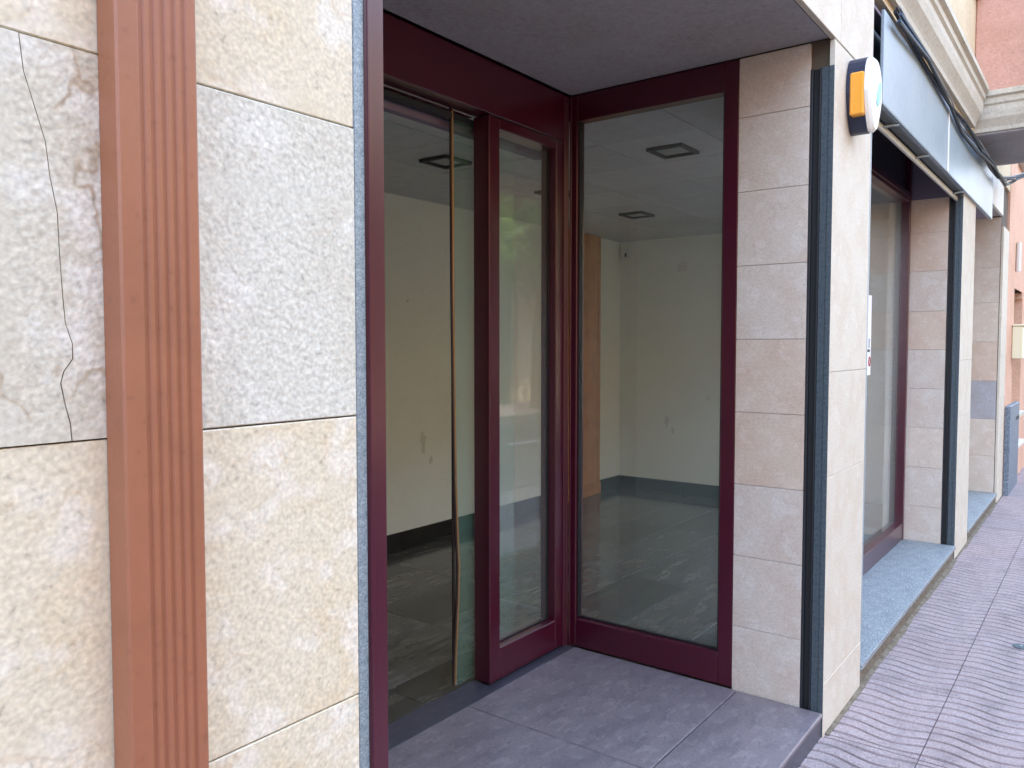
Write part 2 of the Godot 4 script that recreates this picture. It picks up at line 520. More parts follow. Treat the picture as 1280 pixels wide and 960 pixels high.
# ---------------------------------------------------------------- own building, structure of the shop
func own_building() -> void:
	var t := thing("shop_building", "plain plastered upper storey above the stone clad shop front", "building", Vector3(2.5, 3.56, 0))
	part("wall", holed(-11.5, 0.0, 8.45, 5.6, -0.3, 0.0, [[-7.5, 1.2, -6.3, 3.0], [-3.5, 1.2, -2.3, 3.0], [0.5, 1.2, 1.7, 3.0], [4.5, 1.2, 5.7, 3.0]]), M.beige, t)
	part("inner_wall", box(Vector3(-11.5, 0.0, -7.0), Vector3(8.45, 5.6, -0.45), 0.0), M.grey_plaster, t)
	part("roof", box(Vector3(-11.7, 5.61, -7.2), Vector3(8.6, 5.8, 0.35), 0.01), M.moulding, t)
	for x in [-7.5, -3.5, 0.5, 4.5]:
		var w := part("window", holed(x + 0.01, 1.21, x + 1.19, 2.99, -0.22, -0.16, [[x + 0.07, 1.27, x + 0.57, 2.93], [x + 0.63, 1.27, x + 1.13, 2.93]]), M.shutter_brown, t)
		part("pane", box(Vector3(x + 0.06, 1.26, -0.2), Vector3(x + 1.14, 2.94, -0.19), 0.0), M.far_glass, w)
		part("sill", box(Vector3(x - 0.05, 1.14, -0.2), Vector3(x + 1.25, 1.195, 0.06), 0.005), M.moulding, w)
	# ground floor masses that nobody sees into
	struct("party_wall", box(Vector3(-9.0, 0.0, -7.0), Vector3(-0.55, 3.555, -0.46), 0.0), M.grey_plaster)
	struct("rear_mass", box(Vector3(-0.55, 0.0, -7.0), Vector3(10.95, 3.555, -3.87), 0.0), M.grey_plaster)
	struct("side_mass", box(Vector3(8.42, 0.0, -3.86), Vector3(10.95, 3.555, -0.46), 0.0), M.grey_plaster)
	# lintel over the entrance recess and over the pillars, clad in the same stone
	var l := thing("stone_lintel", "cream stone lintel above the glazed entrance recess", "lintel")
	part("core", box(Vector3(0.885, 3.125, -1.36), Vector3(4.34, 3.55, -0.027), 0.0), M.mortar, l)
	for x in [0.9, 1.85, 2.8, 3.75]:
		part("slab", box(Vector3(x + 0.002, 3.115, -0.0255), Vector3(minf(x + 0.948, 4.338), 3.552, 0.0), 0.002, Vector2(x, 0.3)), M.stone_cream, l)
	part("soffit", box(Vector3(0.95, 3.118, -1.36), Vector3(3.66, 3.124, -0.03), 0.0), M.soffit_grey, l)

# ---------------------------------------------------------------- the empty shop inside
func interior() -> void:
	var fy := 0.114
	var cy := 2.997
	# floor
	var fl := struct("shop_floor", box(Vector3(-0.5, -0.1, -3.66), Vector3(8.31, 0.1, -0.44), 0.0), M.mortar)
	var tiles := []
	for v in 6:
		tiles.append(box(Vector3(0.001, 0.0, 0.001), Vector3(0.799, 0.0125, 0.449), 0.0012, Vector2(v * 0.37, v * 0.61)))
	var cut := box(Vector3(0.001, 0.0, 0.001), Vector3(0.799, 0.0125, 0.253), 0.0012, Vector2(0.3, 0.2))
	var side_cut := box(Vector3(0.0, 0.0, 0.001), Vector3(0.503, 0.0125, 0.449), 0.0012, Vector2(0.6, 0.1))
	var tone := [M.marble, M.marble, M.marble_dark, M.marble_warm]
	for i in range(-7, 5):
		for j in range(0, 9):
			var x := 5.05 + i * 0.8
			var z := -4.0 + j * 0.45
			if x < -0.8 or x > 8.3:
				continue
			if z > -1.5 and x < 3.4:
				continue
			if z > -0.5:
				continue
			var o := part("floor_tile", tiles[rng.randi() % 6], tone[rng.randi() % 4], fl)
			o.position = Vector3(x, 0.1015, z)
			if z > -1.8 and z < -1.7 and x < 3.6:
				o.mesh = cut
				continue
			if x < 3.6 and z > -1.5:
				o.mesh = side_cut
				o.position.x = 3.746
				continue
			if rng.randi() % 5 == 0:
				o.rotation.y = PI
				o.position += Vector3(0.8, 0, 0.45)
	part("floor_tile", box(Vector3(3.746, 0.1015, -1.4955), Vector3(4.249, 0.114, -1.301), 0.0012, Vector2(0.4, 0.7)), M.marble_dark, fl)
	# walls
	var bw := struct("back_wall", box(Vector3(-0.5, 0.0, -3.86), Vector3(8.40, 3.3, -3.66), 0.0), M.wall_paint)
	var rw := struct("right_wall", box(Vector3(8.31, 0.0, -3.70), Vector3(8.41, 3.3, -0.45), 0.0), M.wall_paint)
	struct("left_inner_wall", box(Vector3(-0.54, 0.0, -3.655), Vector3(-0.4, 3.3, -0.45), 0.0), M.wall_paint)
	struct("front_inner_wall", box(Vector3(7.44, 0.0, -0.56), Vector3(8.305, 3.3, -0.455), 0.0), M.wall_paint)
	struct("front_inner_wall", box(Vector3(-0.39, 0.0, -0.54), Vector3(0.88, 3.3, -0.45), 0.0), M.wall_paint)
	# stains on the paint: small scuffs with an outline of their own
	for s in [[4.93, 0.95, 0.05, 0.12], [5.02, 0.80, 0.03, 0.05], [5.3, 1.36, 0.05, 0.02], [4.75, 2.15, 0.03, 0.015], [6.05, 1.2, 0.04, 0.03]]:
		scuff(bw, Vector3(s[0], s[1], -3.6595), s[2], s[3], Vector3.RIGHT)
	for s in [[-3.05, 0.92, 0.035, 0.11], [-2.97, 0.82, 0.03, 0.05], [-2.55, 1.2, 0.025, 0.02]]:
		scuff(rw, Vector3(8.3095, s[1], s[0]), s[2], s[3], Vector3.BACK)
	# skirting boards
	for k in 13:
		part("skirting_board", box(Vector3(-0.4 + k * 0.72, fy - 0.01, -3.662), Vector3(minf(-0.4 + k * 0.72 + 0.717, 8.3105), fy + 0.125, -3.6405), 0.002, Vector2(k * 0.3, 0)), M.skirting, bw)
	for k in 4:
		part("skirting_board", box(Vector3(8.29, fy - 0.01, -3.64 + k * 0.79), Vector3(8.312, fy + 0.125, -3.64 + k * 0.79 + 0.787), 0.002, Vector2(k * 0.3, 0.5)), M.skirting, rw)
	# suspended ceiling: grid, tiles, plain border
	var ce := struct("shop_ceiling", box(Vector3(-0.5, 3.012, -3.66), Vector3(8.31, 3.10, -1.48), 0.0), M.ceiling_grid)
	part("ceiling_bay", box(Vector3(3.74, 3.012, -1.479), Vector3(8.31, 3.10, -0.47), 0.0), M.ceiling_grid, ce)
	part("ceiling_bay", box(Vector3(-0.5, 3.012, -1.479), Vector3(0.92, 3.10, -0.47), 0.0), M.ceiling_grid, ce)
	var tile := box(Vector3(0.006, 0.0, 0.006), Vector3(0.639, 0.014, 0.639), 0.003)
	var narrow := box(Vector3(0.0, 0.0, 0.003), Vector3(0.503, 0.014, 0.642), 0.003)
	for i in range(-5, 7):
		for j in range(0, 4):
			var x := 3.608 + i * 0.645
			var z := -2.83 + j * 0.645
			if x < -0.4 or x + 0.6 > 7.6:
				continue
			if z > -1.6 and x < 3.5 and x > 0.3:
				continue
			if z + 0.64 > -0.5:
				continue
			var o := part("ceiling_tile", tile, M.ceiling_tile if rng.randi() % 2 else M.ceiling_tile_b, ce)
			o.position = Vector3(x, cy + rng.randf_range(-0.0015, 0.0015), z)
			if z > -1.6 and absf(x - 3.608) < 0.01:
				o.mesh = narrow
				o.position.x = 3.747
	part("ceiling_border", box(Vector3(-0.5, cy, -3.66), Vector3(8.31, 3.011, -2.834), 0.0), M.ceiling_tile, ce)
	part("ceiling_border", box(Vector3(7.482, cy, -2.83), Vector3(8.31, 3.011, -0.47), 0.0), M.ceiling_tile, ce)
	part("ceiling_border", box(Vector3(3.747, cy, -0.889), Vector3(7.478, 3.011, -0.47), 0.0), M.ceiling_tile_b, ce)
	# square lamps let into the ceiling
	var spots := [[3.978, -2.545, "square ceiling lamp seen through the open left doorway"], [4.61, -1.22, "square ceiling lamp nearest the tall right entrance pane"], [6.63, -2.55, "square ceiling lamp nearest the far corner of the shop"], [5.30, -2.56, "square ceiling lamp seen through the narrow glazed door"]]
	for s in spots:
		var l := thing("ceiling_lamp", s[2], "lamp", Vector3(s[0], cy, s[1]), "square lamps in the shop ceiling")
		var st := begin()
		for b in [[-0.13, -0.12, 0.13, -0.095], [-0.13, 0.095, 0.13, 0.12], [-0.13, -0.0945, -0.105, 0.0945], [0.105, -0.0945, 0.13, 0.0945]]:
			add_box(st, Vector3(b[0], -0.022, b[1]), Vector3(b[2], -0.0005, b[3]), 0.003)
		part("frame", st.commit(), M.lamp_trim, l)
		part("diffuser", box(Vector3(-0.1045, -0.006, -0.0945), Vector3(0.1045, -0.001, 0.0945), 0.001), M.lamp_panel, l)
	# wooden pilaster on the back wall
	var w := thing("wooden_pilaster", "brown wooden pilaster against the back wall of the shop", "pilaster", Vector3(7.39, fy, -3.63))
	part("panel", box(Vector3(-0.35, 0.0, -0.028), Vector3(0.35, 2.88, 0.03), 0.006), M.wood, w)
	part("base_board", box(Vector3(-0.365, 0.0, 0.031), Vector3(0.365, 0.13, 0.05), 0.004), M.wood, w)
	part("edge_strip", box(Vector3(0.31, 0.131, 0.0305), Vector3(0.352, 2.87, 0.042), 0.004), M.wood, w)
	var sen := thing("motion_sensor", "small white motion sensor high in the corner of the shop", "sensor", Vector3(8.27, 2.86, -3.6))
	part("body", box(Vector3(-0.03, -0.06, -0.03), Vector3(0.03, 0.05, 0.025), 0.012), M.white_paint, sen)
	part("lens", box(Vector3(-0.022, -0.045, 0.0255), Vector3(0.02, 0.0, 0.032), 0.006), M.lamp_trim, sen)
	var pl := thing("wall_plate", "blank white plate high on the right wall of the shop", "plate", Vector3(8.3085, 2.66, -2.87))
	part("cover", box(Vector3(-0.014, -0.05, -0.05), Vector3(0.0, 0.05, 0.05), 0.004), M.white_paint, pl)
	part("screw", tube([Vector3(-0.0145, 0, 0), Vector3(-0.017, 0, 0)], 0.006, 8), M.galvanised, pl)

func scuff(parent: Node3D, at: Vector3, w: float, h: float, across: Vector3) -> void:
	# an irregular grey scuff, a thin patch of dirt
	var n := Vector3.UP.cross(across)
	if n.dot(Vector3(0, 0, 1)) < 0 and absf(n.z) > 0.5:
		n = -n
	if absf(n.x) > 0.5 and n.x > 0:
		n = -n
	var pts := []
	for k in 11:
		var a := TAU * k / 11.0
		var r := rng.randf_range(0.35, 1.0)
		pts.append(at + across * cos(a) * w * r + Vector3.UP * sin(a) * h * r + n * 0.0004)
	var st := begin()
	for k in 11:
		face(st, [at + n * 0.0004, pts[k], pts[(k + 1) % 11]], n)
	var m: StandardMaterial3D = M.get("scuff_paint")
	if m == null:
		m = mat("scuff_paint", rgb(208, 213, 195), 0.9)
	part("scuff", st.commit(), m, parent)

# ---------------------------------------------------------------- left stone wall
func left_wall() -> void:
	var t := thing("stone_wall", "large beige stone slab wall with a crack, left of the entrance", "wall", Vector3(0, 0, 0))
	part("core", box(Vector3(-9.0, -0.1, -0.44), Vector3(0.884, 3.553, -0.0265), 0.0), M.mortar, t)
	var rows := [-0.05, 0.244, 0.715, 1.186, 1.657, 2.128, 2.599, 3.07, 3.552]
	for r in rows.size() - 1:
		var y0: float = rows[r] + 0.0012
		var y1: float = rows[r + 1] - 0.0012
		var shift := 0.0 if r in [3, 4] else (0.37 if r % 2 else 0.15)
		var x1 := 0.8985
		var k := 0
		while x1 > -3.0:
			var x0: float = (0.54 - shift) - 0.98 * k
			k += 1
			var mt: Material = M.stone_warm
			if r == 4:
				mt = M.stone_grey if x0 > 0.3 else M.stone_veined
			elif r in [5, 7]:
				mt = M.stone_warm if r == 5 else M.stone_grey
			var zz := rng.randf_range(-0.0012, 0.0012)
			var uvo := Vector2(rng.randf(), rng.randf())
			if r == 4 and x0 < 0.3 and x0 > -1.0:
				# the cracked slab: two halves with a fissure between them
				var crack := [Vector2(0.394, y1), Vector2(0.397, 2.085), Vector2(0.410, 2.045), Vector2(0.420, 2.01), Vector2(0.424, 1.97), Vector2(0.4305, 1.93), Vector2(0.432, 1.885), Vector2(0.434, 1.83), Vector2(0.4355, 1.80), Vector2(0.4425, 1.775), Vector2(0.4435, 1.757), Vector2(0.432, 1.742), Vector2(0.4295, 1.728), Vector2(0.434, 1.70), Vector2(0.4375, 1.68), Vector2(0.441, y0)]
				for i in crack.size():
					crack[i].x += 0.004 + rng.randf_range(-0.0012, 0.0012)
				var lft := PackedVector2Array([Vector2(x0, y0), Vector2(x0, y1)])
				var rgt := PackedVector2Array([Vector2(x1 - 0.0012, y0), Vector2(x1 - 0.0012, y1)])
				for i in crack.size():
					var g := 0.0007 if i < 10 else 0.0009
					lft.append(crack[i] - Vector2(g, 0))
					rgt.append(crack[i] + Vector2(g, 0))
				part("slab", prism(lft, -0.026, 0.0006 + zz, uvo), M.stone_veined, t, "cracked veined stone slab")
				part("slab", prism(rgt, -0.026, -0.0002 + zz, uvo), M.stone_veined, t)
			else:
				part("slab", box(Vector3(x0 + 0.0012, y0, -0.026), Vector3(x1 - 0.0012, y1, zz), 0.0015, uvo), mt, t)
			x1 = x0
	# brown fluted cover strip
	var p := thing("fluted_cover_strip", "brown fluted metal cover strip running up the stone wall", "cover strip", Vector3(0.4855, 0, 0.0015))
	var prof := PackedVector2Array()
	prof.append(Vector2(0.0, 0.0))
	prof.append(Vector2(0.0005, 0.040))
	prof.append(Vector2(0.0035, 0.0432))
	prof.append(Vector2(0.0265, 0.0435))
	var x := 0.0285
	for k in 5:
		prof.append_array([Vector2(x, 0.0432), Vector2(x + 0.0022, 0.0400), Vector2(x + 0.0052, 0.0400), Vector2(x + 0.0085, 0.0430)])
		x += 0.0138
	prof.append_array([Vector2(0.1025, 0.0434), Vector2(0.1055, 0.0415), Vector2(0.1065, 0.038), Vector2(0.107, 0.0)])
	var st := begin()
	for i in prof.size() - 1:
		var a := prof[i]
		var b := prof[i + 1]
		var n := Vector3(-(b.y - a.y), 0, b.x - a.x).normalized()
		face(st, [Vector3(a.x, -0.04, a.y), Vector3(b.x, -0.04, b.y), Vector3(b.x, 3.6, b.y), Vector3(a.x, 3.6, a.y)], n)
	part("profile", st.commit(), M.brown_metal, p)
	for y in [0.3, 1.2, 2.9]:
		part("screw", tube([Vector3(0.0155, y, 0.0436), Vector3(0.0155, y, 0.0452)], 0.0045, 10), M.brown_metal, p)
	# shutter guide on the edge of the wall
	var g := thing("shutter_guide", "speckled grey metal guide at the edge of the left stone wall", "shutter guide", Vector3(0.912, 0, -0.03), "roller shutter guides")
	part("cover", box(Vector3(-0.0118, -0.02, -0.03), Vector3(0.0125, 3.11, 0.027), 0.002), M.galvanised, g)
	
# ---------------------------------------------------------------- pillars
func clad_pillar(label: String, x0: float, x1: float, side_rows: Array, side_from: float, fronts: Material, depth := 0.43) -> Node3D:
	var t := thing("stone_pillar", label, "pillar", Vector3(x0, 0, 0), "stone clad pillars of the shop front")
	var w := x1 - x0
	part("core", box(Vector3(0.022, -0.1, -depth), Vector3(w - 0.022, 3.55, -0.024), 0.0), M.mortar, t)
	var rows := [-0.05, 0.244, 1.186, 1.657, 3.11]
	for r in rows.size() - 1:
		part("slab", box(Vector3(0.0, rows[r] + 0.0009, -0.0235), Vector3(w, rows[r + 1] - 0.0009, rng.randf_range(-0.001, 0.001)), 0.0015, Vector2(rng.randf(), rng.randf())), fronts, t)
		part("slab", box(Vector3(w - 0.0215, rows[r] + 0.0009, -depth), Vector3(w - 0.001, rows[r + 1] - 0.0009, -0.0245), 0.0015, Vector2(rng.randf(), rng.randf())), M.stone_pink, t)
	var tones := [M.stone_pink, M.stone_pink_pale, M.stone_pink_deep, M.stone_pink, M.stone_pink_pale]
	for r in side_rows.size() - 1:
		part("jamb_slab", box(Vector3(0.0 + rng.randf_range(0.0, 0.001), side_rows[r] + 0.0009, -depth), Vector3(0.0215, side_rows[r + 1] - 0.0009, side_from), 0.0015, Vector2(rng.randf(), rng.randf())), tones[rng.randi() % 5], t)
	return t

func guide(label: String, x: float) -> void:
	# slotted roller shutter guide let into a jamb that faces -x: strip, slot between two lips
	var g := thing("shutter_guide", label, "shutter guide", Vector3(x, 0, 0), "roller shutter guides")
	part("cover", box(Vector3(0.004, 0.0, -0.0575), Vector3(0.0215, 3.0, -0.0242), 0.002), M.galvanised_dark, g)
	part("cover", box(Vector3(-0.0005, 0.0, -0.0240), Vector3(0.001, 3.0, -0.0020), 0.0004), M.galvanised_dark, g)
	part("lip", box(Vector3(0.002, 0.0, -0.0665), Vector3(0.0215, 3.0, -0.0585), 0.002), M.guide_dark, g)
	part("slot", box(Vector3(0.017, 0.0, -0.0935), Vector3(0.0215, 3.0, -0.0670), 0.001), M.black_gasket, g)
	part("lip", box(Vector3(0.001, 0.0, -0.1045), Vector3(0.0215, 3.0, -0.0940), 0.002), M.guide_dark, g)

func pillars() -> void:
	clad_pillar("cream stone pillar between the entrance and the shop window, carrying the siren", 3.668, 4.33, [0.08, 0.425, 0.77, 1.115, 1.46, 1.805, 2.15, 2.495, 2.84, 3.115], -0.1065, M.stone_cream)
	guide("dark slotted shutter guide on the entrance side of the siren pillar", 3.668)
	var e := thing("shutter_guide", "thin pale guide edge along the window side of the siren pillar", "shutter guide", Vector3(4.331, 0, 0), "roller shutter guides")
	part("lip", box(Vector3(0.0005, 0.0, -0.05), Vector3(0.006, 3.0, -0.004), 0.001), M.guide_dark, e)
	part("cover", box(Vector3(0.0065, 0.12, -0.05), Vector3(0.024, 3.0, -0.001), 0.002), M.fascia, e)
	clad_pillar("narrow cream stone pillar at the far end of the shop window", 7.436, 8.148, [0.115, 0.417, 0.749, 1.087, 1.417, 1.745, 2.066, 2.40, 2.72, 3.0], -0.106, M.stone_cream)
	guide("dark slotted shutter guide beside the far jamb of the shop window", 7.436)
	var p3 := clad_pillar("farthest cream stone pillar next to the peach house", 10.42, 10.985, [0.1, 0.532, 0.949, 1.383, 1.825, 2.265, 2.66, 3.21], -0.03, M.stone_cream)
	var blue := p3.get_children().filter(func(c): return str(c.name).begins_with("jamb_slab"))
	blue[2].material_override = M.stone_blue
	blue[2].set_meta("label", "bluish grey jamb slab")

# ---------------------------------------------------------------- entrance recess
func rails(o: Node3D, spec: Array, called := "rail") -> void:
	for s in spec:
		part(s[6] if s.size() > 6 else called, box(Vector3(s[0], s[1], s[2]), Vector3(s[3], s[4], s[5]), 0.004), M.burgundy, o)

func entrance() -> void:
	var fy := 0.114
	var fl := struct("entrance_floor", box(Vector3(0.9, -0.1, -1.5), Vector3(3.68, 0.098, -0.012), 0.0), M.mortar)
	part("threshold_strip", box(Vector3(0.95, 0.09, -1.495), Vector3(3.664, fy - 0.001, -1.329), 0.002), M.entrance_strip, fl)
	for k in 3:
		part("floor_slab", box(Vector3(0.93 + k * 0.912, 0.09, -1.327), Vector3(0.93 + k * 0.912 + 0.9075, fy, -0.4045), 0.003, Vector2(k * 0.4, 0)), M.entrance_stone, fl)
		part("floor_slab", box(Vector3(0.93 + k * 0.912, 0.09, -0.4), Vector3(0.93 + k * 0.912 + 0.9075, fy, 0.0), 0.005, Vector2(k * 0.3, 0.5)), M.entrance_stone, fl)
	part("step_riser", box(Vector3(0.905, -0.05, -0.011), Vector3(3.664, 0.089, -0.006), 0.001), M.entrance_strip, fl)
	# header above the doors
	var h := thing("door_header", "burgundy metal header across the top of the entrance recess", "header", Vector3(0, 0, -1.377))
	rails(h, [[0.93, 2.872, -0.1, 3.667, 3.117, 0.0]], "beam")
	part("groove", box(Vector3(2.99, 2.8665, -0.07), Vector3(3.61, 2.8715, -0.006), 0.0), M.black_gasket, h)
	# narrow fixed glazed door
	var d := thing("narrow_glazed_door", "narrow burgundy framed glass door at the back of the recess", "door", Vector3(2.977, fy, -1.377))
	rails(d, [[0.0, 0.012, -0.1, 0.081, 2.751, 0.0, "stile"], [0.568, 0.012, -0.1, 0.638, 2.751, 0.0, "stile"], [0.0815, 0.012, -0.1, 0.5675, 0.17, 0.0, "bottom_rail"], [0.0815, 2.701, -0.1, 0.5675, 2.751, 0.0, "top_rail"]])
	var dp := part("pane", box(Vector3(0.078, 0.166, -0.062), Vector3(0.571, 2.705, -0.054), 0.0), M.glass, d)
	part("gasket", box(Vector3(0.0815, 0.1702, -0.053), Vector3(0.5675, 0.177, -0.044), 0.001), M.black_gasket, dp)
	part("gasket", box(Vector3(0.5585, 0.178, -0.053), Vector3(0.5675, 2.70, -0.044), 0.001), M.black_gasket, dp)
	# corner post with rounded beads
	var c := thing("corner_post", "ribbed burgundy post in the inner corner of the recess", "post", Vector3(3.6155, fy, -1.377))
	part("core", box(Vector3(0.001, 0.004, -0.09), Vector3(0.0515, 3.0, -0.004), 0.003), M.burgundy, c)
	for k in 3:
		part("bead", tube([Vector3(0.010 + k * 0.0165, 0.004, -0.003), Vector3(0.010 + k * 0.0165, 3.0, -0.003)], 0.0078, 12), M.burgundy, c)
	# tall side window on the right of the recess, facing the camera
	var s := thing("entrance_side_window", "tall burgundy framed window on the right side of the recess", "window", Vector3(3.668, fy, -1.377), "glazed sides of the entrance")
	rails(s, [[0.0, 0.004, 0.873, 0.075, 3.003, 0.947, "stile"], [0.0, 0.004, 0.002, 0.075, 3.003, 0.052, "stile"], [0.0, 0.004, 0.0525, 0.075, 0.158, 0.8725, "bottom_rail"], [0.0, 2.864, 0.0525, 0.075, 3.003, 0.8725, "top_rail"]])
	part("inner_bead", tube([Vector3(-0.001, 0.004, 0.012), Vector3(-0.001, 3.0, 0.012)], 0.006, 10), M.burgundy, s)
	var sp := part("pane", box(Vector3(0.046, 0.154, 0.048), Vector3(0.054, 2.868, 0.877), 0.0), M.glass, s)
	part("gasket", box(Vector3(0.034, 0.1582, 0.0525), Vector3(0.0455, 0.166, 0.8725), 0.001), M.black_gasket, sp)
	part("gasket", box(Vector3(0.012, 0.1665, 0.0525), Vector3(0.0455, 2.863, 0.060), 0.001), M.black_gasket, sp)
	part("gasket", box(Vector3(0.012, 0.1665, 0.8655), Vector3(0.0455, 2.863, 0.8725), 0.001), M.black_gasket, sp)
	# the matching window on the left, of which only its front post shows
	var q := thing("entrance_side_window", "burgundy post and side window beside the left shutter guide", "window", Vector3(0.929, fy, -1.377), "glazed sides of the entrance")
	var st := begin()
	add_box(st, Vector3(-0.003, 0.004, 1.30), Vector3(0.0415, 3.003, 1.377), 0.006)
	part("stile", st.commit(), M.burgundy, q, "lit burgundy front post")
	part("cover_bead", box(Vector3(-0.0035, 0.004, 1.3775), Vector3(0.0045, 3.003, 1.3815), 0.001), M.burgundy, q)
	rails(q, [[0.0, 0.004, 0.002, 0.0405, 3.003, 0.06, "stile"], [0.0, 0.004, 0.0605, 0.0405, 0.158, 1.2995, "bottom_rail"], [0.0, 2.864, 0.0605, 0.0405, 3.003, 1.2995, "top_rail"]])
	part("pane", box(Vector3(0.016, 0.154, 0.056), Vector3(0.024, 2.868, 1.304), 0.0), M.glass, q)
	# sliding glass leaf behind, hung from a dark rail
	var g := thing("sliding_glass_leaf", "frameless greenish sliding glass leaf behind the narrow door", "glass door", Vector3(2.85, fy, -1.5))
	part("pane", box(Vector3(0.006, 0.015, -0.005), Vector3(0.48, 2.72, 0.005), 0.001), M.glass_green, g)
	part("edge_rubber", box(Vector3(-0.006, 0.05, -0.006), Vector3(0.0055, 2.70, 0.006), 0.001), M.rubber, g)
	var r := thing("sliding_door_track", "dark double track for sliding glass above the open doorway", "track", Vector3(0.97, 2.815, -1.5))
	part("rail", box(Vector3(0.0, 0.018, -0.03), Vector3(2.69, 0.042, 0.018), 0.002), M.guide_dark, r)
	part("upper_rail", box(Vector3(0.0, 0.05, -0.005), Vector3(2.0, 0.054, 0.02), 0.001), M.burgundy, r)
	part("back_rail", box(Vector3(0.0, -0.01, -0.09), Vector3(2.69, 0.03, -0.045), 0.002), M.housing, r)
	var b := thing("brass_rod", "thin bent brass coloured rod hanging at the glass edge", "rod", Vector3(2.84, fy, -1.487))
	part("shaft", tube([Vector3(-0.004, 2.776, 0), Vector3(-0.002, 2.3, 0), Vector3(-0.001, 1.97, 0), Vector3(0.006, 1.45, 0), Vector3(0.014, 1.02, 0), Vector3(0.026, 0.72, 0.002), Vector3(0.031, 0.6, 0.004), Vector3(0.026, 0.42, 0.003), Vector3(0.012, 0.2, 0.001), Vector3(0.004, 0.03, 0)], 0.0062, 10), M.brass, b)
	part("dark_edge", tube([Vector3(-0.0155, 2.776, -0.002), Vector3(-0.0135, 2.3, -0.002), Vector3(-0.0125, 1.97, -0.002), Vector3(-0.0055, 1.45, -0.002), Vector3(0.0025, 1.02, -0.002), Vector3(0.0145, 0.72, 0), Vector3(0.0195, 0.6, 0.002), Vector3(0.0145, 0.42, 0.001), Vector3(0.0005, 0.2, -0.001), Vector3(-0.0075, 0.03, -0.002)], 0.005, 8), M.rubber, b)

# ---------------------------------------------------------------- second bay: the shop window on the right
func window_bay() -> void:
	var w := thing("shop_window", "wide burgundy framed shop window set back beyond the siren pillar", "window", Vector3(4.336, 0.118, -0.42))
	rails(w, [[0.0, 0.0, -0.035, 3.044, 0.144, 0.03, "bottom_rail"], [3.0445, 0.0, -0.035, 3.098, 3.38, 0.034, "stile"], [0.0, 0.1445, -0.035, 0.05, 3.38, 0.03, "stile"], [0.0505, 2.862, -0.035, 3.044, 2.945, 0.03, "transom"]])
	part("groove_bead", box(Vector3(0.0505, 2.895, 0.0305), Vector3(3.043, 2.91, 0.036), 0.002), M.burgundy, w)
	part("pane", box(Vector3(0.046, 0.140, -0.03), Vector3(3.048, 2.866, -0.022), 0.0), M.glass, w)
	part("upper_panel", box(Vector3(0.051, 2.946, -0.02), Vector3(3.044, 3.38, -0.01), 0.0), M.upper_dark, w)
	var s := thing("window_sill", "speckled blue grey granite sill below the shop window", "sill", Vector3(4.335, 0, 0))
	part("slab", box(Vector3(0.0, 0.088, -0.42), Vector3(3.1, 0.118, 0.008), 0.003), M.granite, s)
	part("base", box(Vector3(0.0, -0.05, -0.42), Vector3(3.1, 0.0875, -0.006), 0.006), M.cement, s)
	# poster on the glass
	var p := thing("poster", "white paper notice with red and black print on the shop window", "notice", Vector3(5.93, 1.56, -0.4415))
	part("sheet", box(Vector3(0, 0, 0), Vector3(0.43, 0.59, 0.0015), 0.0003), M.poster, p)
	var ring := []
	for k in 17:
		ring.append(Vector3(0.385 + 0.022 * cos(TAU * k / 16.0), 0.10 + 0.034 * sin(TAU * k / 16.0), 0.0022))
	part("printed_mark", tube(ring, 0.005, 5), M.poster_red, p)
	part("printed_mark", box(Vector3(0.05, 0.17, 0.0016), Vector3(0.40, 0.19, 0.0022), 0.0002), M.poster_ink, p)
	part("printed_mark", box(Vector3(0.36, 0.20, 0.0016), Vector3(0.385, 0.27, 0.0022), 0.0002), M.poster_ink, p)
	# shutter housing above: dark sides, back board, rolled shutter's end bar
	var h := thing("shutter_housing", "dark open underside of the roller shutter box over the window", "shutter box", Vector3(4.336, 3.0, 0))
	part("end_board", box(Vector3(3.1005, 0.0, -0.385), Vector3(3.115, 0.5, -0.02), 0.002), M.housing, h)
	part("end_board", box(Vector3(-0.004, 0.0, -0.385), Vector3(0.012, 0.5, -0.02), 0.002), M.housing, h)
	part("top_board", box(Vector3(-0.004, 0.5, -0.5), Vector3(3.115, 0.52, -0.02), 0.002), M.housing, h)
	var st := begin()
	add_tube(st, [Vector3(0.02, 0.40, -0.12), Vector3(3.09, 0.40, -0.12)], [0.08], 20)
	part("rolled_shutter", st.commit(), M.galvanised_dark, h)
	part("end_bar", box(Vector3(0.02, -0.042, -0.062), Vector3(3.12, -0.004, -0.045), 0.004), M.pale_rail, h)
	part("inner_bar", box(Vector3(0.02, 0.0, -0.085), Vector3(3.10, 0.03, -0.066), 0.003), M.pale_rail, h)
	part("dark_flap", box(Vector3(0.02, 0.004, -0.042), Vector3(3.10, 0.016, -0.002), 0.001), M.galvanised_dark, h)
	for x in [0.45, 1.35, 2.85]:
		part("hook", tube([Vector3(x, -0.02, -0.05), Vector3(x + 0.03, -0.012, -0.03), Vector3(x + 0.07, 0.0, -0.008), Vector3(x + 0.10, 0.004, 0.012)], 0.008, 8), M.galvanised, h)

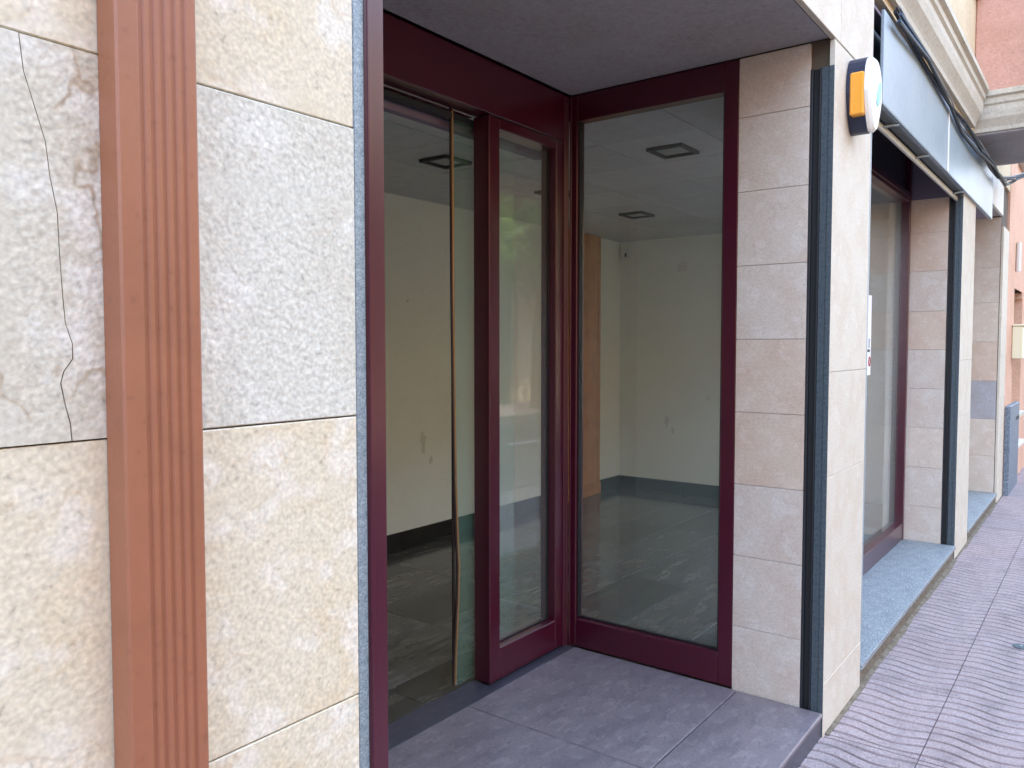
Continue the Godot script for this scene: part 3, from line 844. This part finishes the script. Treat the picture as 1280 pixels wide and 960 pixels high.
func far_bay() -> void:
	var s := thing("window_sill", "pale granite ledge beyond the narrow pillar", "sill", Vector3(8.155, 0, 0))
	part("slab", box(Vector3(0.0, 0.088, -0.45), Vector3(2.255, 0.118, 0.006), 0.003), M.granite, s)
	part("base", box(Vector3(0.0, -0.05, -0.45), Vector3(2.255, 0.0875, -0.006), 0.006), M.cement, s)
	var f := thing("white_fascia", "short white fascia board above the farthest bay", "fascia", Vector3(9.14, 3.22, -0.01))
	part("board", box(Vector3(0.0, 0.0, -0.03), Vector3(1.27, 0.32, 0.0), 0.003), M.white_paint, f)
	part("underside", box(Vector3(0.0, 0.004, -0.42), Vector3(1.27, 0.02, -0.031), 0.002), M.soffit_grey, f)

# ---------------------------------------------------------------- overhead: fascia, cornice, balcony, cables
func overhead() -> void:
	var f := thing("fascia_panel", "long blue grey sheet metal fascia above the shop window", "fascia", Vector3(4.45, 3.02, 0.0))
	part("sheet", box(Vector3(0.0, 0.0, 0.008), Vector3(2.0, 0.47, 0.024), 0.002), M.fascia, f)
	part("sheet", box(Vector3(2.006, 0.0, 0.008), Vector3(4.66, 0.465, 0.0235), 0.002), M.fascia, f)
	part("seam_strip", box(Vector3(1.985, 0.001, 0.0245), Vector3(2.03, 0.468, 0.029), 0.002), M.siren_cover, f)
	part("bottom_fold", box(Vector3(0.0, -0.006, -0.006), Vector3(4.66, -0.0005, 0.024), 0.001), M.fascia, f)
	part("back_board", box(Vector3(3.73, 0.01, -0.40), Vector3(4.65, 0.05, -0.007), 0.002), M.housing, f)
	# moulded cornice along the wall and round the balcony
	var prof := [Vector2(0.0, 0.0), Vector2(0.03, 0.0), Vector2(0.035, 0.03), Vector2(0.045, 0.05), Vector2(0.075, 0.10), Vector2(0.085, 0.155), Vector2(0.085, 0.20), Vector2(0.10, 0.215), Vector2(0.10, 0.26), Vector2(0.125, 0.275), Vector2(0.125, 0.315), Vector2(0.0, 0.32)]
	var c := thing("cornice", "weathered moulded cornice running above the metal fascia", "cornice", Vector3(-8.0, 3.60, 0.001))
	var st := begin()
	for i in prof.size() - 1:
		var a: Vector2 = prof[i]
		var b: Vector2 = prof[i + 1]
		var n := Vector3(0, -(b.x - a.x), b.y - a.y).normalized()
		face(st, [Vector3(0, a.y, a.x), Vector3(15.72, a.y, a.x), Vector3(15.72, b.y, b.x), Vector3(0, b.y, b.x)], n)
	part("moulding", st.commit(), M.moulding, c)
	var b := thing("balcony", "projecting balcony slab with moulded edge and grey underside", "balcony", Vector3(7.78, 3.56, 0.0))
	part("slab", box(Vector3(0.09, 0.0, -0.02), Vector3(1.5, 0.06, 0.95), 0.004), M.soffit_grey, b)
	st = begin()
	for i in prof.size() - 1:
		var p: Vector2 = prof[i]
		var q: Vector2 = prof[i + 1]
		var n := Vector3(-(q.y - p.y), -(q.x - p.x), 0).normalized()
		face(st, [Vector3(0.1 - p.x, p.y + 0.02, 0.0), Vector3(0.1 - p.x, p.y + 0.02, 0.95), Vector3(0.1 - q.x, q.y + 0.02, 0.95), Vector3(0.1 - q.x, q.y + 0.02, 0.0)], n)
		var m := Vector3(0, -(q.x - p.x), q.y - p.y).normalized()
		face(st, [Vector3(0.1 - p.x, p.y + 0.02, 0.95 + p.x), Vector3(1.5, p.y + 0.02, 0.95 + p.x), Vector3(1.5, q.y + 0.02, 0.95 + q.x), Vector3(0.1 - q.x, q.y + 0.02, 0.95 + q.x)], m)
	part("moulding", st.commit(), M.moulding, b)
	part("parapet", box(Vector3(0.05, 0.345, 0.0), Vector3(1.5, 1.2, 0.98), 0.01), M.rose, b)
	# cable bundle on top of the fascia
	var base := [Vector3(4.6, 3.50, 0.05), Vector3(5.4, 3.50, 0.05), Vector3(6.3, 3.46, 0.055), Vector3(6.9, 3.43, 0.06), Vector3(7.58, 3.40, 0.07), Vector3(8.46, 3.40, 0.08), Vector3(9.0, 3.40, 0.09), Vector3(9.35, 3.42, 0.11), Vector3(9.67, 3.47, 0.15), Vector3(10.07, 3.59, 0.20), Vector3(10.8, 3.78, 0.25), Vector3(11.6, 3.9, 0.30)]
	var kinds := [["black", M.cable_black], ["blue", M.cable_blue], ["grey", M.cable_grey], ["black", M.cable_black], ["dark blue", M.cable_blue], ["black", M.cable_black], ["grey", M.cable_grey]]
	var words := ["thick black cable at the bottom of the bundle above the fascia", "bluish cable looping along the top of the fascia", "thin grey cable sagging in front of the fascia bundle", "black cable nearest the cornice above the fascia", "dark blue cable behind the grey one above the fascia", "thin black cable crossing the bundle towards the peach house", "pale grey cable at the back of the bundle above the fascia"]
	for k in kinds.size():
		var pts := []
		var ph := rng.randf() * TAU
		for i in base.size():
			var off := Vector3(0, sin(i * 1.7 + ph) * 0.022 + (k - 3) * 0.008, cos(i * 1.3 + ph) * 0.018)
			pts.append(base[i] + off)
		var curve := Curve3D.new()
		for i in pts.size():
			var d: Vector3 = (pts[mini(i + 1, pts.size() - 1)] - pts[maxi(i - 1, 0)]) * 0.16
			curve.add_point(pts[i], -d, d)
		var fine := []
		for p in curve.tessellate(3, 6.0):
			fine.append(p)
		var o := part("cable", tube(fine, [0.011, 0.008, 0.005, 0.010, 0.008, 0.006, 0.005][k], 7), kinds[k][1], self)
		tag(o, words[k], "cable", "cables above the fascia")

# ---------------------------------------------------------------- other houses
# a town house in its own axes: front at z = 0, x from 0 to w
func house(label: String, w: float, h: float, wall: Material, trim: Material, opts: Dictionary) -> Node3D:
	var t := thing("town_house", label, "house", Vector3.ZERO, opts.get("group", ""))
	var holes := []
	var n: int = opts.get("bays", 3)
	var step := w / n
	for s in range(0, int((h - 1.0) / 3.1)):
		for k in n:
			var x: float = step * (k + 0.5)
			if s == 0:
				holes.append([x - 0.55, 0.06 if k == opts.get("door", 1) else 0.9, x + 0.55, 2.5])
			else:
				holes.append([x - 0.5, s * 3.1 + 0.35 if k in opts.get("balconies", []) else s * 3.1 + 1.0, x + 0.5, s * 3.1 + 2.4])
	for e in opts.get("extra", []):
		holes.append(e)
	part("wall", holed(0.0, -0.05, w, h, -0.28, 0.0, holes), wall, t)
	part("inner_wall", box(Vector3(0.0, -0.05, -7.0), Vector3(w, h, -0.40), 0.0), M.grey_plaster, t)
	part("roof", box(Vector3(-0.05, h + 0.001, -7.2), Vector3(w + 0.05, h + 0.22, 0.4), 0.01), M.roof_tile, t)
	if not opts.get("no_plinth", false):
		part("plinth", box(Vector3(0.0, -0.05, 0.001), Vector3(step * (opts.get("door", 1) + 0.5) - 0.56, 0.75, 0.03), 0.004), trim, t)
	for e in holes:
		if e in opts.get("extra", []):
			continue
		var f := part("door" if e[1] < 0.2 else "window", holed(e[0] + 0.004, e[1] + 0.004, e[2] - 0.004, e[3] - 0.004, -0.22, -0.15, [[e[0] + 0.07, e[1] + (0.8 if e[1] < 0.2 else 0.07), (e[0] + e[2]) / 2 - 0.03, e[3] - 0.07], [(e[0] + e[2]) / 2 + 0.03, e[1] + (0.8 if e[1] < 0.2 else 0.07), e[2] - 0.07, e[3] - 0.07]]), M.shutter_brown if e[1] < 0.2 else M.white_paint, t)
		part("pane", box(Vector3(e[0] + 0.06, e[1] + 0.06, -0.2), Vector3(e[2] - 0.06, e[3] - 0.06, -0.19), 0.0), M.far_glass, f)
		if e[1] < 0.2:
			part("handle", tube([Vector3((e[0] + e[2]) / 2 - 0.06, 0.98, -0.14), Vector3((e[0] + e[2]) / 2 - 0.06, 1.12, -0.14)], 0.012, 8), M.brass, f)
		else:
			part("sill", box(Vector3(e[0] - 0.06, e[1] - 0.06, -0.2), Vector3(e[2] + 0.06, e[1] - 0.002, 0.06), 0.006), M.moulding, f)
	for s in range(1, int((h - 1.0) / 3.1)):
		for k in opts.get("balconies", []):
			var x: float = step * (k + 0.5)
			var y := s * 3.1 + 0.15
			var b := part("balcony", box(Vector3(x - 0.95, y, 0.001), Vector3(x + 0.95, y + 0.14, 0.85), 0.01), M.moulding, t)
			part("handrail", box(Vector3(x - 0.95, y + 1.08, 0.80), Vector3(x + 0.95, y + 1.12, 0.84), 0.004), M.iron, b)
			var st := begin()
			for q in 19:
				add_box(st, Vector3(x - 0.93 + q * 0.1, y + 0.141, 0.812), Vector3(x - 0.915 + q * 0.1, y + 1.079, 0.828), 0.0)
			part("balusters", st.commit(), M.iron, b)
	return t

func neighbours() -> void:
	# peach house right beside the shop
	var t := house("peach plastered house with a blue grey plinth beside the shop", 8.0, 8.4, M.peach, M.blue_plinth, {"bays": 3, "door": 2, "balconies": [1], "extra": [[1.22, 0.5, 1.95, 2.42]], "no_plinth": true, "group": "houses on the shop's side"})
	t.position = Vector3(11.0, 0, 0.0)
	part("plinth_block", box(Vector3(0.03, -0.05, 0.002), Vector3(1.17, 1.06, 0.06), 0.004), M.blue_plinth, t)
	part("sill", box(Vector3(1.18, 0.44, -0.25), Vector3(2.0, 0.495, 0.06), 0.004), M.white_paint, t)
	part("window", holed(1.225, 0.5, 1.945, 2.415, -0.25, -0.2, [[1.29, 0.56, 1.88, 2.35]]), M.shutter_brown, t)
	part("white_tube", tube([Vector3(0.83, 2.71, 0.03), Vector3(0.83, 3.07, 0.03)], 0.03, 10), M.white_paint, t)
	house("cream house farther along the shop's side of the street", 10.0, 9.0, M.cream, M.cement, {"bays": 4, "door": 0, "balconies": [1, 3], "group": "houses on the shop's side"}).position = Vector3(19.02, 0, 0)
	house("ochre house at the far end of the shop's row", 14.0, 7.6, M.ochre, M.cement, {"bays": 5, "door": 2, "balconies": [2], "group": "houses on the shop's side"}).position = Vector3(29.04, 0, 0)
	house("grey plastered house behind the camera on the shop's side", 12.0, 8.0, M.grey_plaster, M.cement, {"bays": 4, "door": 1, "balconies": [2], "group": "houses on the shop's side"}).position = Vector3(-21.05, 0, 0)

func opposite_side() -> void:
	var defs := [["beige house with two balconies straight across the street", 11.0, 8.6, M.beige, 8.0, [1, 2], 4], ["cream house with a balcony row across the street", 12.0, 9.6, M.cream, 20.02, [0, 1, 2, 3], 4], ["ochre house across the street, left of the beige one", 10.0, 7.8, M.ochre, -3.02, [1], 3], ["brick red house across the street behind the camera", 12.0, 9.0, M.brick_red, -15.04, [1, 2], 4], ["grey house at the far right across the street", 16.0, 8.2, M.grey_plaster, 36.04, [2], 5], ["white house across the street far behind the camera", 12.0, 8.0, M.white_paint, -27.06, [1], 4]]
	for d in defs:
		var t := house(d[0], d[1], d[2], d[3], M.cement, {"bays": d[6], "door": 1, "balconies": d[5], "group": "houses across the street"})
		t.rotation.y = PI
		t.position = Vector3(d[4] + d[1], 0, 11.0)
	var words := ["leafy street tree across the road from the shop window", "tall street tree farther right across the road", "street tree across the road opposite the stone wall", "broad street tree across the road behind the camera", "small street tree far behind the camera across the road"]
	var xs := [14.6, 18.6, 8.5, -12.5, -17.0]
	for k in 5:
		tree(words[k], Vector3(xs[k], 0.0, 9.3), [1.0, 1.15, 0.9, 1.1, 0.8][k], 40 + k)

func tree(label: String, at: Vector3, s: float, sd: int) -> void:
	var r := RandomNumberGenerator.new()
	r.seed = sd
	var t := thing("street_tree", label, "tree", at, "trees across the street")
	var st := begin()
	var top := Vector3(r.randf_range(-0.2, 0.2), 2.9, r.randf_range(-0.2, 0.2)) * s
	add_tube(st, [Vector3(0, -0.1, 0), Vector3(0.02, 0.4, 0) * s, Vector3(0.05, 1.5, 0.03) * s, top], [0.17 * s, 0.13 * s, 0.11 * s, 0.09 * s], 10)
	var tips := []
	for k in 9:
		var a := TAU * k / 9.0 + r.randf() * 0.5
		var l := r.randf_range(1.1, 1.9) * s
		var rise := r.randf_range(0.7, 2.3) * s
		var mid := top + Vector3(cos(a) * l * 0.45, rise * 0.5, sin(a) * l * 0.45)
		var tip := top + Vector3(cos(a) * l, rise, sin(a) * l)
		add_tube(st, [top - Vector3(0, 0.15 * s, 0), mid, tip], [0.06 * s, 0.04 * s, 0.012 * s], 6)
		tips.append(tip)
		tips.append(mid)
		tips.append(tip.lerp(top + Vector3(0, 2.0 * s, 0), 0.5))
	part("trunk", st.commit(), M.bark, t)
	for m in 3:
		st = begin()
		for c in tips:
			var rad := r.randf_range(0.45, 0.8) * s
			for q in 70:
				var d := Vector3(r.randfn(), r.randfn() * 0.8, r.randfn()) * rad * 0.5
				var p: Vector3 = c + d
				var b := Basis.from_euler(Vector3(r.randf() * TAU, r.randf() * TAU, r.randf() * TAU))
				var l := r.randf_range(0.09, 0.17)
				var n := b.y
				face(st, [p - b.x * l, p + b.z * l * 0.45, p + b.x * l, p - b.z * l * 0.45], n)
		part("crown", st.commit(), [M.leaf_a, M.leaf_b, M.leaf_c][m], t)

# ---------------------------------------------------------------- siren, letterbox
func fittings() -> void:
	var s := thing("alarm_siren", "dark blue alarm siren with orange lens and white cover", "alarm", Vector3(3.95, 2.92, 0.0))
	var body := PackedVector2Array()
	var cover := PackedVector2Array()
	for k in 28:
		var a := TAU * k / 28.0
		var cx := signf(cos(a)) * pow(absf(cos(a)), 0.75)
		var cy := signf(sin(a)) * pow(absf(sin(a)), 0.85)
		var squeeze := 1.0 - 0.38 * maxf(0.0, -cy)
		body.append(Vector2(cx * 0.106 * squeeze, cy * 0.17))
		cover.append(Vector2(cx * 0.108 * squeeze, cy * 0.166))
	part("housing", prism(body, 0.002, 0.078), M.siren_body, s)
	# white cover: rim and a gently domed front
	var st := begin()
	var rings := []
	for lv in [[1.0, 0.0785], [1.0, 0.094], [0.93, 0.106], [0.7, 0.114], [0.35, 0.118]]:
		var ring := []
		for p in cover:
			ring.append(Vector3(p.x * lv[0], p.y * lv[0], lv[1]))
		rings.append(ring)
	for i in rings.size() - 1:
		for k in cover.size():
			var j := (k + 1) % cover.size()
			var q := [rings[i][k], rings[i][j], rings[i + 1][j], rings[i + 1][k]]
			var n: Vector3 = (q[1] - q[0]).cross(q[3] - q[0]).normalized()
			var outward: Vector3 = (q[0] + q[2]) / 2.0 - Vector3(0, 0, 0.05)
			face(st, q, n if n.dot(outward) > 0 else -n)
	face(st, rings[4], Vector3.BACK)
	part("front_cover", st.commit(), M.siren_cover, s)
	var lens := begin()
	add_box(lens, Vector3(-0.112, -0.105, 0.018), Vector3(-0.05, 0.085, 0.0776), 0.006)
	part("lens", lens.commit(), M.siren_lens, s)
	st = begin()
	var oval := []
	for k in 16:
		var a := TAU * k / 16.0
		oval.append(Vector3(cos(a) * 0.034 + sin(a) * 0.02, sin(a) * 0.06, 0.1195))
	face(st, oval, Vector3.BACK)
	part("logo", st.commit(), M.siren_logo, s)
	var l := thing("letterbox", "cream metal letterbox on the wall of the peach house", "letterbox", Vector3(11.62, 1.62, 0.0))
	part("body", box(Vector3(0.0, 0.0, 0.002), Vector3(0.30, 0.40, 0.12), 0.008), M.letterbox_cream, l)
	part("lid", box(Vector3(-0.01, 0.402, 0.002), Vector3(0.31, 0.425, 0.135), 0.006), M.letterbox_cream, l)
	part("slot", box(Vector3(0.05, 0.32, 0.1205), Vector3(0.25, 0.335, 0.122), 0.0005), M.iron, l)
